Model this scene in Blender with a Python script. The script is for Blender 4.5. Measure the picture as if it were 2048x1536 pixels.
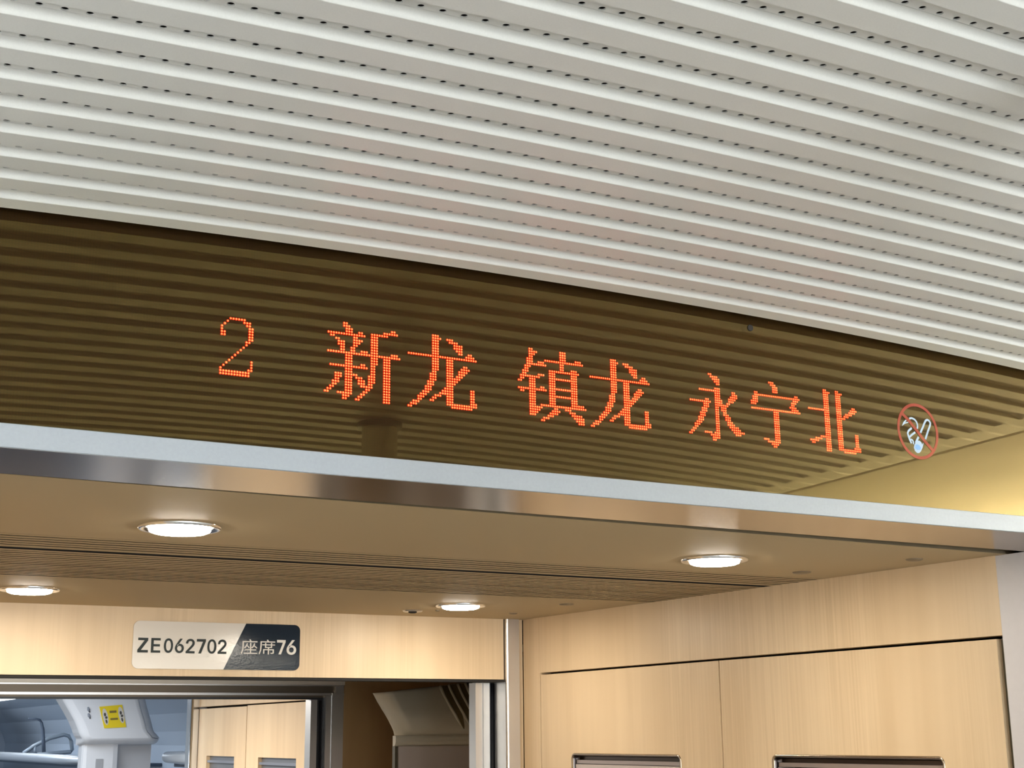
import bpy, math, random
from mathutils import Vector, Matrix
random.seed(7)
scene = bpy.context.scene
for o in list(bpy.data.objects):
    bpy.data.objects.remove(o)
EYE = 1.75                      # height of the camera above the carriage floor
FILL_STRIP_E, COVE_R, COVE_L, FILL_PANEL_E = 3, 88, 30, 8.0         # vestibule cove lights, plus the added fill strip and rear fill panel
LENS_E, CORE_E = 9.0, 7.0       # light of the red dots

# ------------------------------------------------------------------ camera
yaw, pitch, roll = 0.512, 0.242, -0.010
fwd = Vector((math.sin(yaw)*math.cos(pitch), math.cos(yaw)*math.cos(pitch), math.sin(pitch)))
rgt0 = Vector((math.cos(yaw), -math.sin(yaw), 0))
up0 = rgt0.cross(fwd)
rgt = math.cos(roll)*rgt0 + math.sin(roll)*up0
up = -math.sin(roll)*rgt0 + math.cos(roll)*up0
cam_data = bpy.data.cameras.new('camera')
cam = bpy.data.objects.new('camera', cam_data)
scene.collection.objects.link(cam)
M = Matrix((rgt, up, -fwd)).transposed().to_4x4()
M.translation = Vector((0, 0, EYE))
cam.matrix_world = M
cam_data.sensor_width = 36
cam_data.lens = 36*2816.3/2048
cam_data.clip_start = 0.02
scene.camera = cam

# ------------------------------------------------------------------ world, exposure
w = bpy.data.worlds.new('world'); scene.world = w; w.use_nodes = True
w.node_tree.nodes['Background'].inputs[0].default_value = (0.0, 0.0, 0.0, 1)
w.node_tree.nodes['Background'].inputs[1].default_value = 1.0
scene.view_settings.view_transform = 'Standard'
scene.view_settings.look = 'None'
scene.view_settings.exposure = EXPO = 0.0
scene.view_settings.gamma = 1
scene.view_settings.use_curve_mapping = False

def area(name, loc, size, energy, color, rot=(0, 0, 0), size_y=None, shape=None, spread=180, parent=None):
    l = bpy.data.lights.new(name, 'AREA')
    l.energy = energy; l.color = color; l.size = size
    l.shape = shape or ('RECTANGLE' if size_y else 'SQUARE')
    if size_y: l.size_y = size_y
    l.spread = math.radians(spread)
    o = bpy.data.objects.new(name, l); scene.collection.objects.link(o)
    o.location = loc; o.rotation_euler = rot
    if parent: o.parent = parent
    return o
# lamps of the rooms beyond and behind (their fittings are out of the picture)
area('saloon_lamp', (0.9, 6.45, EYE+0.30), 0.9, 20, (0.84, 0.92, 1.0), size_y=0.7)
area('saloon_lamp.001', (1.1, 10.0, EYE+0.30), 0.9, 52, (0.78, 0.88, 1.0), size_y=4.0)
area('far_corridor_lamp', (0.95, 5.05, EYE+0.245), 0.5, 32, (1.0, 0.92, 0.80), size_y=0.9)

# ------------------------------------------------------------------ mesh builder
class MB:
    def __init__(s): s.v = []; s.f = []; s.m = []; s.sm = []
    def vert(s, p): s.v.append(tuple(p)); return len(s.v)-1
    def face(s, idx, m=0, sm=False): s.f.append(tuple(idx)); s.m.append(m); s.sm.append(sm)
    def quad(s, a, b, c, d, m=0, sm=False): s.face([s.vert(p) for p in (a, b, c, d)], m, sm)
    def box(s, x0, x1, y0, y1, z0, z1, m=0):
        p = [s.vert((x, y, z)) for z in (z0, z1) for y in (y0, y1) for x in (x0, x1)]
        for q in ((0, 2, 3, 1), (4, 5, 7, 6), (0, 1, 5, 4), (2, 6, 7, 3), (0, 4, 6, 2), (1, 3, 7, 5)):
            s.face([p[i] for i in q], m)
        return p
    def prism(s, poly, fn0, fn1, m=0, sm=False, caps=True):
        """poly of 2-D points, fn0/fn1 turn (a,b) into a 3-D point on the two ends"""
        n = len(poly)
        a = [s.vert(fn0(*p)) for p in poly]; b = [s.vert(fn1(*p)) for p in poly]
        for i in range(n):
            j = (i+1) % n
            s.face((a[i], a[j], b[j], b[i]), m, sm)
        if caps:
            s.face(a[::-1], m); s.face(b, m)
    def lathe(s, prof, c, n=32, m=0, sm=True, axis='z', close=False):
        """prof = [(r, h)], about a vertical axis through c"""
        rows = []
        for r, h in prof:
            row = []
            for i in range(n):
                t = 2*math.pi*i/n
                row.append(s.vert((c[0]+r*math.cos(t), c[1]+r*math.sin(t), c[2]+h)))
            rows.append(row)
        for a, b in zip(rows, rows[1:]):
            for i in range(n):
                j = (i+1) % n
                s.face((a[i], a[j], b[j], b[i]), m, sm)
        if close:
            s.face(rows[0][::-1], m); s.face(rows[-1], m)
    def tube(s, pts, r, n=10, m=0, cap=True):
        pts = [Vector(p) for p in pts]
        rows = []
        for i, p in enumerate(pts):
            rr = r[i] if isinstance(r, (list, tuple)) else r
            t = (pts[min(i+1, len(pts)-1)]-pts[max(i-1, 0)]).normalized()
            ref = Vector((0, 0, 1)) if abs(t.z) < .9 else Vector((0, 1, 0))
            a = t.cross(ref).normalized(); b = t.cross(a)
            rows.append([s.vert(p+rr*(math.cos(2*math.pi*k/n)*a+math.sin(2*math.pi*k/n)*b)) for k in range(n)])
        for a, b in zip(rows, rows[1:]):
            for k in range(n):
                l = (k+1) % n
                s.face((a[k], a[l], b[l], b[k]), m, True)
        if cap:
            s.face(rows[0][::-1], m); s.face(rows[-1], m)
    def build(s, name, mats, parent=None, base=None, fix=True):
        """link everything collected so far as ONE mesh object (points are given in world space)"""
        if not isinstance(mats, (list, tuple)): mats = [mats]
        if base is None:
            if parent is not None: base = wloc(parent)
            else:
                xs = [p[0] for p in s.v]; ys = [p[1] for p in s.v]; zs = [p[2] for p in s.v]
                base = Vector(((min(xs)+max(xs))/2, (min(ys)+max(ys))/2, min(zs)))
        base = Vector(base)
        me = bpy.data.meshes.new(name)
        me.from_pydata([tuple(Vector(p)-base) for p in s.v], [], s.f)
        for mt in mats: me.materials.append(mt)
        me.polygons.foreach_set('material_index', s.m)
        me.polygons.foreach_set('use_smooth', s.sm)
        if fix:
            import bmesh
            bm = bmesh.new(); bm.from_mesh(me)
            bmesh.ops.recalc_face_normals(bm, faces=bm.faces)
            bm.to_mesh(me); bm.free()
        me.update()
        o = bpy.data.objects.new(name, me)
        scene.collection.objects.link(o)
        if parent is not None:
            o.parent = parent; o.location = base-wloc(parent)
        else: o.location = base
        return o
def wloc(o):
    l = Vector(o.location)
    while o.parent: o = o.parent; l += Vector(o.location)
    return l
def tag(o, label, cat, group=None):
    o['label'] = label; o['category'] = cat
    if group: o['group'] = group
    return o
def thing(name, label, cat, loc, group=None):
    o = bpy.data.objects.new(name, None); scene.collection.objects.link(o)
    o.empty_display_size = .05; o.location = loc
    return tag(o, label, cat, group)
def struct(mb, name, mats, fix=True):
    o = mb.build(name, mats, fix=fix); o['kind'] = 'structure'; return o
def copy_thing(src, loc, label):
    c = src.copy(); scene.collection.objects.link(c); c.location = loc; c['label'] = label
    for ch in src.children:
        d = ch.copy(); scene.collection.objects.link(d); d.parent = c
        for g in ch.children:
            e = g.copy(); scene.collection.objects.link(e); e.parent = d
    return c

# ------------------------------------------------------------------ materials
def mat(name, base, rough=.5, metal=0.0, spec=.5, bump=None, noise=None, coat=0.0):
    """bump=(scale, strength, distance); noise=(scale, amount) varies the base colour"""
    m = bpy.data.materials.new(name); m.use_nodes = True
    nt = m.node_tree; p = nt.nodes['Principled BSDF']
    p.inputs['Base Color'].default_value = (*base, 1)
    p.inputs['Roughness'].default_value = rough
    p.inputs['Metallic'].default_value = metal
    p.inputs['Specular IOR Level'].default_value = spec
    p.inputs['Coat Weight'].default_value = coat
    geo = nt.nodes.new('ShaderNodeNewGeometry')
    def tex(scale, detail=3, stretch=None):
        src = geo.outputs['Position']
        if stretch:
            mp = nt.nodes.new('ShaderNodeMapping'); mp.inputs['Scale'].default_value = stretch
            nt.links.new(src, mp.inputs['Vector']); src = mp.outputs['Vector']
        t = nt.nodes.new('ShaderNodeTexNoise'); t.inputs['Scale'].default_value = scale
        t.inputs['Detail'].default_value = detail
        nt.links.new(src, t.inputs['Vector']); return t.outputs['Fac']
    if noise:
        f = tex(noise[0], 4, noise[2] if len(noise) > 2 else None)
        mx = nt.nodes.new('ShaderNodeMix'); mx.data_type = 'RGBA'
        k = noise[1]
        mx.inputs['A'].default_value = (*[max(0, c*(1-k)) for c in base], 1)
        mx.inputs['B'].default_value = (*[min(1, c*(1+k)) for c in base], 1)
        nt.links.new(f, mx.inputs['Factor']); nt.links.new(mx.outputs['Result'], p.inputs['Base Color'])
    if bump:
        f = tex(bump[0], 2, bump[3] if len(bump) > 3 else None)
        b = nt.nodes.new('ShaderNodeBump'); b.inputs['Strength'].default_value = bump[1]; b.inputs['Distance'].default_value = bump[2]
        nt.links.new(f, b.inputs['Height']); nt.links.new(b.outputs['Normal'], p.inputs['Normal'])
    return m
def emit(name, col, s):
    m = bpy.data.materials.new(name); m.use_nodes = True
    nt = m.node_tree; nt.nodes.clear()
    e = nt.nodes.new('ShaderNodeEmission'); e.inputs[0].default_value = (*col, 1); e.inputs[1].default_value = s
    out = nt.nodes.new('ShaderNodeOutputMaterial'); nt.links.new(e.outputs[0], out.inputs[0])
    return m
def wood_mat(name, c1, c2):
    """pale veneer with fine upright grain, the same in x and y"""
    m = bpy.data.materials.new(name); m.use_nodes = True
    nt = m.node_tree; p = nt.nodes['Principled BSDF']
    geo = nt.nodes.new('ShaderNodeNewGeometry')
    def noise(stretch, detail, rough=.6):
        mp = nt.nodes.new('ShaderNodeMapping'); mp.inputs['Scale'].default_value = stretch
        nt.links.new(geo.outputs['Position'], mp.inputs['Vector'])
        t = nt.nodes.new('ShaderNodeTexNoise'); t.inputs['Scale'].default_value = 1
        t.inputs['Detail'].default_value = detail; t.inputs['Roughness'].default_value = rough
        t.inputs['Distortion'].default_value = .25
        nt.links.new(mp.outputs['Vector'], t.inputs['Vector']); return t.outputs['Fac']
    broad = noise((9, 9, .8), 3); fine = noise((170, 170, 2.2), 3, .7)
    mask = noise((5, 5, .6), 1)
    r = nt.nodes.new('ShaderNodeMapRange'); r.inputs['From Min'].default_value = .42; r.inputs['From Max'].default_value = .62
    nt.links.new(mask, r.inputs['Value'])
    mul = nt.nodes.new('ShaderNodeMath'); mul.operation = 'MULTIPLY'
    sub = nt.nodes.new('ShaderNodeMath'); sub.operation = 'SUBTRACT'; sub.inputs[1].default_value = .5
    nt.links.new(fine, sub.inputs[0]); nt.links.new(sub.outputs[0], mul.inputs[0]); nt.links.new(r.outputs[0], mul.inputs[1])
    mad = nt.nodes.new('ShaderNodeMath'); mad.operation = 'MULTIPLY_ADD'; mad.inputs[1].default_value = .8
    nt.links.new(mul.outputs[0], mad.inputs[0]); nt.links.new(broad, mad.inputs[2])
    ramp = nt.nodes.new('ShaderNodeValToRGB')
    ramp.color_ramp.elements[0].position = .28; ramp.color_ramp.elements[0].color = (*c2, 1)
    ramp.color_ramp.elements[1].position = .70; ramp.color_ramp.elements[1].color = (*c1, 1)
    nt.links.new(mad.outputs[0], ramp.inputs[0]); nt.links.new(ramp.outputs[0], p.inputs['Base Color'])
    b = nt.nodes.new('ShaderNodeBump'); b.inputs['Strength'].default_value = .25; b.inputs['Distance'].default_value = .0006
    nt.links.new(mul.outputs[0], b.inputs['Height']); nt.links.new(b.outputs['Normal'], p.inputs['Normal'])
    p.inputs['Roughness'].default_value = .42; p.inputs['Specular IOR Level'].default_value = .4
    return m

slat_paint = mat('slat_paint', (.65, .655, .63), .42, 0, .5, bump=(420, .12, .0006), noise=(700, .06))
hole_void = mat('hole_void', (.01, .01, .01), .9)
cream_panel = mat('cream_panel', (.80, .76, .66), .5, noise=(3, .06))
trim_silver = mat('trim_silver', (.32, .348, .38), .42, .35, .5, bump=(500, .1, .0004), noise=(260, .07))
brushed = mat('brushed_steel', (.42, .37, .33), .20, 1.0, .5, bump=(1, .06, .0003, (3, 900, 900)))
bronze = mat('dark_bronze', (.13, .10, .07), .35, .6)
satin_bar = mat('satin_bar', (.52, .46, .38), .42, .6)
steel = mat('satin_steel', (.62, .60, .58), .30, 1.0)
chrome = mat('bright_metal', (.74, .74, .75), .16, 1.0)
grey_panel = mat('grey_panel', (.62, .60, .62), .5, .1, noise=(90, .03))
ceiling_beige = mat('corridor_paint', (.475, .370, .225), .6, 0, .12)
cap_metal = mat('cap_metal', (.22, .17, .11), .45, .4)
pole_metal = mat('pole_metal', (.70, .68, .62), .32, .55)
dark_gap = mat('dark_gap', (.012, .010, .008), .8)
rubber = mat('black_rubber', (.012, .013, .016), .35)
wood = wood_mat('pale_veneer', (.735, .565, .365), (.60, .440, .270))
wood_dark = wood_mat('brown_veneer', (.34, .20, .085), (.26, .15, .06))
lamp_white = emit('lamp_diffuser', (1.0, .93, .80), 95)
fill_strip_white = emit('fill_strip_diffuser', (.93, .985, 1.0), FILL_STRIP_E)
fill_panel_glow = emit('fill_panel_white', (.93, .98, 1.0), FILL_PANEL_E)
cove_white = [emit('cove_diffuser', (1.0, .97, .90), COVE_R), emit('cove_diffuser_left', (.95, .98, 1.0), COVE_L)]
white_plastic = mat('white_plastic', (.70, .71, .74), .4)
cream_plastic = mat('cream_plastic', (.62, .565, .44), .55, noise=(20, .06))
floor_mat = mat('floor_vinyl', (.20, .20, .195), .45, noise=(60, .15))
wall_cream = mat('wall_cream', (.62, .61, .58), .5)

# ------------------------------------------------------------------ slatted vestibule ceiling (real grooves, real holes)
Z = lambda z: EYE+z
CX = .94                                           # middle of the carriage
arch = lambda x: Z(.518-.0325*(x-CX)**2)
GL, GR = 2*CX-1.832, 1.832                          # where the grooves end
PITCH, HOLE = .0538, .01775
def ceiling_mesh():
    mb = MB()
    n0 = int((GR-GL)/HOLE)
    xs = [.7552+HOLE*(k-.5) for k in range(-80, 80)]
    xs = [x for x in xs if GL+.03 < x < GR-.03]
    xs = [2*CX-1.888, GL, GL+.008, GL+.02]+xs+[GR-.02, GR-.008, GR, 1.888]
    def depth(x):
        e = min(x-GL, GR-x)
        return 0 if e <= 1e-6 else (.55 if e < .0081 else (.9 if e < .0201 else 1))
    flat_end = .0182
    prof = [(-.0008, 0), (.0, .0010), (.0, .006), (.0117, .006), (flat_end, .006)]
    for i in range(1, 9):
        u = i/9
        prof.append((flat_end+.0080*u, .006*(1-u**2.8)+.0003*u))
    prof += [(.0265, .0004), (.0272, 0)]
    LAST = len(prof)-1
    rows = []                                       # (y, lift, kind)  kind = what lies between this row and the next
    y_end = 1.3655
    K = 36
    edges = [1.3125-PITCH*k for k in range(K)]
    order = []
    for k in range(K-1, -1, -1):
        for i, (dy, h) in enumerate(prof):
            kind = 'smooth' if i >= 4 and i < LAST else ('hole' if i == 3 else ('face' if i == LAST else 'flat'))
            order.append((edges[k]+dy, h, kind, k))
    order.append((y_end, 0, 'end', -1)); order.append((y_end, .02, 'end', -1))
    order.insert(0, (edges[-1]-.03, 0, 'face', K))
    grid = []
    for y, h, kind, k in order:
        grid.append([mb.vert((x, y, arch(x)+h*depth(x))) for x in xs])
    for r in range(len(order)-1):
        y, h, kind, k = order[r]
        y2 = order[r+1][0]
        holes = kind == 'hole' and edges[k] > .40
        off = ((k*7) % 5-2)*.0006
        for c in range(len(xs)-1):
            a, b, d, e = grid[r][c], grid[r][c+1], grid[r+1][c+1], grid[r+1][c]
            if holes and abs(xs[c+1]-xs[c]-HOLE) < 1e-6:
                xc = (xs[c]+xs[c+1])/2+off; yc = (y+y2)/2; R = .0029; n = 12
                ring = [mb.vert((xc+R*math.cos(2*math.pi*i/n+math.pi/n), yc+R*math.sin(2*math.pi*i/n+math.pi/n), arch(xc)+h)) for i in range(n)]
                top = [mb.vert((xc+R*math.cos(2*math.pi*i/n+math.pi/n), yc+R*math.sin(2*math.pi*i/n+math.pi/n), arch(xc)+h+.0014)) for i in range(n)]
                cor = [d, e, a, b]                  # corners at 45, 135, 225, 315 degrees
                for q in range(4):
                    mb.face((cor[q], ring[3*q], ring[3*q+1]) if False else (cor[q], ring[(3*q+1) % n], ring[(3*q) % n]), 0)
                    mb.face((cor[q], cor[(q+1) % 4], ring[(3*q+2) % n], ring[(3*q+1) % n]), 0)
                    mb.face((cor[(q+1) % 4], ring[(3*q+3) % n], ring[(3*q+2) % n]), 0)
                for i in range(n):
                    j = (i+1) % n
                    mb.face((ring[i], ring[j], top[j], top[i]), 0, False)
            else:
                mb.face((a, e, d, b), 0, kind in ('smooth',))
    # upturned sides
    for c, x in ((0, xs[0]), (-1, xs[-1])):
        up_ = [mb.vert((x, o_[0], arch(x)+.015)) for o_ in order]
        for r in range(len(order)-1):
            mb.face((grid[r][c], grid[r+1][c], up_[r+1], up_[r]), 0)
    return mb
struct(ceiling_mesh(), 'ceiling', slat_paint, fix=False)
# dark space above the perforations
mb = MB()
xs = [2*CX-1.95+i*.1*2*(1.95-CX)/2.02 for i in range(21)]
for a, b in zip(xs, xs[1:]):
    mb.quad((a, -.7, arch(a)+.03), (a, 1.42, arch(a)+.03), (b, 1.42, arch(b)+.03), (b, -.7, arch(b)+.03))
struct(mb, 'ceiling_backing', hole_void)
# coved cream panels either side of the slats
for side, nm in ((1, 'ceiling_cove_right'), (-1, 'ceiling_cove_left')):
    mb = MB()
    pr_ = [(1.8955, .515), (1.8955, .4905), (1.899, .4876), (1.905, .4868), (2.00, .4800), (2.12, .4670), (2.24, .448), (2.34, .424), (2.40, .398), (2.44, .37)]
    n = len(pr_); pts = [[mb.vert((CX+side*(x-CX), y, Z(z))) for x, z in pr_] for y in (-4.6, 1.45)]
    for i in range(n-1): mb.face((pts[0][i], pts[0][i+1], pts[1][i+1], pts[1][i]), 0, i > 2)
    struct(mb, nm, cream_panel)
# plain ceiling over the back of the vestibule
mb = MB(); mb.box(2*CX-1.888, 1.888, -4.6, 1.3125-PITCH*35-.03, Z(.50), Z(.54)); struct(mb, 'ceiling_rear', cream_panel)

# ------------------------------------------------------------------ vestibule shell
mb = MB(); mb.box(-.62, 2.5, -4.7, 4.2, -.06, 0); struct(mb, 'floor', floor_mat)
mb = MB(); mb.box(-.62, 2.5, 4.2, 14.1, -.06, 0); struct(mb, 'floor_far', mat('dark_carpet', (.035, .037, .05), .8))
mb = MB(); mb.box(2.44, 2.5, -4.7, 1.362, 0, Z(.42)); struct(mb, 'wall_right', wall_cream)
mb = MB(); mb.box(-.62, -.56, -4.7, 1.362, 0, Z(.42)); struct(mb, 'wall_left', wall_cream)
mb = MB(); mb.box(-.62, 2.5, -4.7, -4.62, 0, Z(.52)); struct(mb, 'wall_back', wall_cream)
# bulkhead either side of the portal
mb = MB(); mb.box(1.757, 2.5, 1.372, 1.45, 0, Z(.263)); struct(mb, 'wall_bulkhead_right', grey_panel)
mb = MB(); mb.box(-.62, .123, 1.372, 1.45, 0, Z(.263)); struct(mb, 'wall_bulkhead_left', grey_panel)

# ------------------------------------------------------------------ portal trim
mb = MB()                                           # silver band under the display, running the whole width
band = [(1.3620, .2632), (1.3615, .2638), (1.3615, .2862), (1.3622, .2868), (1.3805, .2868), (1.3805, .2632)]
mb.prism([(y, z) for y, z in band], lambda a, b: (-.56, a, Z(b)), lambda a, b: (2.44, a, Z(b)))
struct(mb, 'trim_1', trim_silver)
mb = MB()                                           # brushed soffit behind it, its back edge a little skew
sk = lambda x: 1.4985+(x-.24)*.0070
x0, x1 = .123, 1.757
p = [mb.vert(q) for q in ((x0, 1.3635, Z(.2631)), (x1, 1.3635, Z(.2631)), (x1, sk(x1), Z(.2625)), (x0, sk(x0), Z(.2625)),
     (x0, 1.3635, Z(.285)), (x1, 1.3635, Z(.285)), (x1, sk(x1), Z(.285)), (x0, sk(x0), Z(.285)))]
for q in ((0, 1, 2, 3), (7, 6, 5, 4), (0, 4, 5, 1), (1, 5, 6, 2), (2, 6, 7, 3), (3, 7, 4, 0)): mb.face([p[i] for i in q])
struct(mb, 'trim_2', brushed)
# grey jamb lining of the portal, right and left
mb = MB(); mb.box(1.7565, 1.80, 1.3635, 1.571, 0, Z(.2625)); struct(mb, 'trim_3', grey_panel)
mb = MB(); mb.box(.08, .1235, 1.3635, 1.571, 0, Z(.2625)); struct(mb, 'trim_4', grey_panel)

# ------------------------------------------------------------------ corridor ceiling
gapw = lambda x: .0055+(x-.25)*.0225
mb = MB()
def slab(mb, ya0, ya1, yb, xa=.10, xb=1.79, rake=0.0):
    p = [mb.vert(q) for q in ((xa, ya0, Z(.263)), (xb, ya1, Z(.263)), (xb, yb, Z(.263)), (xa, yb, Z(.263)),
         (xa, ya0+rake, Z(.29)), (xb, ya1+rake, Z(.29)), (xb, yb, Z(.29)), (xa, yb, Z(.29)))]
    for q in ((0, 1, 2, 3), (7, 6, 5, 4), (0, 4, 5, 1), (1, 5, 6, 2), (2, 6, 7, 3), (3, 7, 4, 0)): mb.face([p[i] for i in q])
slab(mb, sk(.10)+gapw(.10), sk(1.79)+gapw(1.79), 1.955, rake=.04)
slab(mb, 2.495, 2.495, 3.02)
struct(mb, 'ceiling_corridor', ceiling_beige)
mb = MB(); mb.box(.08, 1.85, 1.45, 3.06, Z(.292), Z(.31)); struct(mb, 'ceiling_corridor_backing', hole_void)
# ribbed vent grille with one open slot
t = thing('vent_grille', 'beige ribbed grille with one dark slot across the corridor ceiling', 'vent', (.945, 2.2, Z(.263)))
mb = MB()
y = 1.956
def ribs(y0, y1, n):
    """one bar with dovetail grooves: the openings are coloured dark to look shaded at a low angle"""
    st = (y1-y0)/n; prof = [(y0, .263)]
    for i in range(n):
        a = y0+(i+1)*st; w_ = .0050+.0035*random.random()
        if i < n-1: prof += [(a-w_, .263), (a-w_-.005, .2685), (a-w_-.005, .2740), (a+.006, .2740), (a+.006, .2685), (a, .263)]
        else: prof += [(a, .263)]
    prof += [(y1, .280), (y0+.008, .280)]
    first = len(mb.f)
    mb.prism(prof, lambda u, v: (.10, u, Z(v)), lambda u, v: (1.79, u, Z(v)))
    for i in range(len(prof)):                       # groove insides and slot edges coloured black in place of shade
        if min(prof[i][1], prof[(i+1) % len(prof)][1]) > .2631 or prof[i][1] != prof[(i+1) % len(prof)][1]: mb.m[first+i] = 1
ribs(1.956, 2.0990, 6)
mb.build('ribbed_panel', [ceiling_beige, dark_gap], t)
mb = MB()
ribs(2.1220, 2.4945, 16)
mb.build('ribbed_panel', [ceiling_beige, dark_gap], t)
mb = MB(); mb.box(.10, 1.79, 2.0992, 2.1300, Z(.281), Z(.286)); mb.build('slot', dark_gap, t)

# ------------------------------------------------------------------ downlights
LP = [((.515, 1.803), 'recessed downlight over the front left of the corridor, near the brushed soffit'),
      ((1.379, 1.801), 'recessed downlight in front of the grille, nearest the closet wall'),
      ((.498, 2.703), 'recessed downlight behind the grille, above the left end of the wood header'),
      ((1.386, 2.700), 'recessed downlight behind the grille, close to the corner post')]
def downlight(loc, label):
    t = thing('downlight', label, 'ceiling light', loc, 'downlights in the corridor ceiling')
    c = loc
    mb = MB(); mb.lathe([(.0405, .012), (.0405, .004), (.0415, .0015), (.0450, -.0010), (.0490, -.0034), (.0520, -.0038), (.0534, -.0022), (.0536, .0)], c, 48)
    mb.build('bezel', chrome, t)
    mb = MB(); mb.lathe([(.0404, .004), (.0402, -.0030), (.0390, -.0062), (.034, -.0082), (.018, -.0092), (.0005, -.0096)], c, 32)
    mb.build('diffuser', lamp_white, t)
    area('lamp', (0, 0, -.0135), .078, DL_W, (1.0, .90, .74), shape='DISK', spread=180, parent=t)
    return t
DL_W = 1.15
for i, ((x, y), lab) in enumerate(LP):
    if i == 0: d0 = downlight(Vector((x, y, Z(.263))), lab)
    else: copy_thing(d0, Vector((x, y, Z(.263))), lab)
# small covers and a sprinkler rosette
t = thing('sensor_rosette', 'small ringed metal sensor flush with the ceiling beside a downlight', 'sensor', (1.3485, 2.860, Z(.263)))
mb = MB(); mb.lathe([(.0105, .001), (.012, -.001), (.017, -.0030), (.021, -.0028), (.0225, 0)], t.location, 28); mb.build('ring', steel, t)
mb = MB(); mb.lathe([(.0095, .001), (.0095, -.0045), (.006, -.006), (.0004, -.006)], t.location, 20); mb.build('sensor_head', dark_gap, t)
caps = [((1.631, 1.886), .0165, 'flat round ceiling cover near the closet wall, further from the soffit'),
        ((1.672, 1.661), .0140, 'flat round ceiling cover at the closet wall, nearest the soffit'),
        ((1.581, 2.586), .0160, 'flat round ceiling cover behind the grille by the closet wall'),
        ((1.590, 2.835), .0100, 'tiny ceiling cover just above the corner post'),
        ((1.395, 2.83), .0050, 'tiny screw cap between the sensor and the downlight')]
for (x, y), r, lab in caps:
    mb = MB(); mb.lathe([(.0004, -.0030), (r*.7, -.0028), (r*.93, -.0018), (r, 0), (r, .001)], (x, y, Z(.263)), 24)
    tag(mb.build('ceiling_cap', cap_metal), lab, 'ceiling cap', 'small round covers in the corridor ceiling')

# ------------------------------------------------------------------ end wall with its doorway
mb = MB(); mb.box(.08, 1.6555, 3.0, 3.05, Z(.1207), Z(.263)); struct(mb, 'wall_end', wood)
mb = MB(); mb.box(.08, 1.70, 3.004, 3.052, Z(.1150), Z(.1205)); struct(mb, 'trim_5', dark_gap)
mb = MB(); mb.box(.08, .22, 3.0, 3.05, 0, Z(.1207)); struct(mb, 'wall_end_left', wood)
mb = MB()                                           # rounded steel corner post
post = [(1.6575, 3.05), (1.6575, 2.996)]+[(1.6635-.006*math.cos(a), 2.990-.0+.006-.006*math.sin(a)) for a in (.2, .5, .8, 1.1, 1.4)]+[(1.693, 2.990), (1.693, 3.05)]
mb.prism(post, lambda a, b: (a, b, 0), lambda a, b: (a, b, Z(.2628)))
struct(mb, 'trim_6', steel)
mb = MB(); mb.box(1.6932, 1.7085, 3.002, 3.05, 0, Z(.2628)); struct(mb, 'trim_7', wood)
# right jamb of the doorway: two pale strips, a black seal, a grey strip
mb = MB()
mb.box(1.609, 1.6265, 3.056, 3.09, 0, Z(.1145)); mb.box(1.6265, 1.630, 3.062, 3.09, 0, Z(.1145)); mb.box(1.630, 1.647, 3.056, 3.09, 0, Z(.1145))
struct(mb, 'door_1_jamb', steel)
mb = MB(); mb.box(1.6475, 1.6655, 3.062, 3.09, 0, Z(.1145)); mb.tube([(1.6565, 3.060, 0), (1.6565, 3.060, Z(.113))], .0032, 8); struct(mb, 'door_1_seal', rubber)
mb = MB(); mb.box(1.666, 1.6745, 3.06, 3.09, 0, Z(.1145)); mb.box(1.6745, 1.70, 3.052, 3.09, 0, Z(.1145)); struct(mb, 'door_1_stop', steel)

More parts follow.
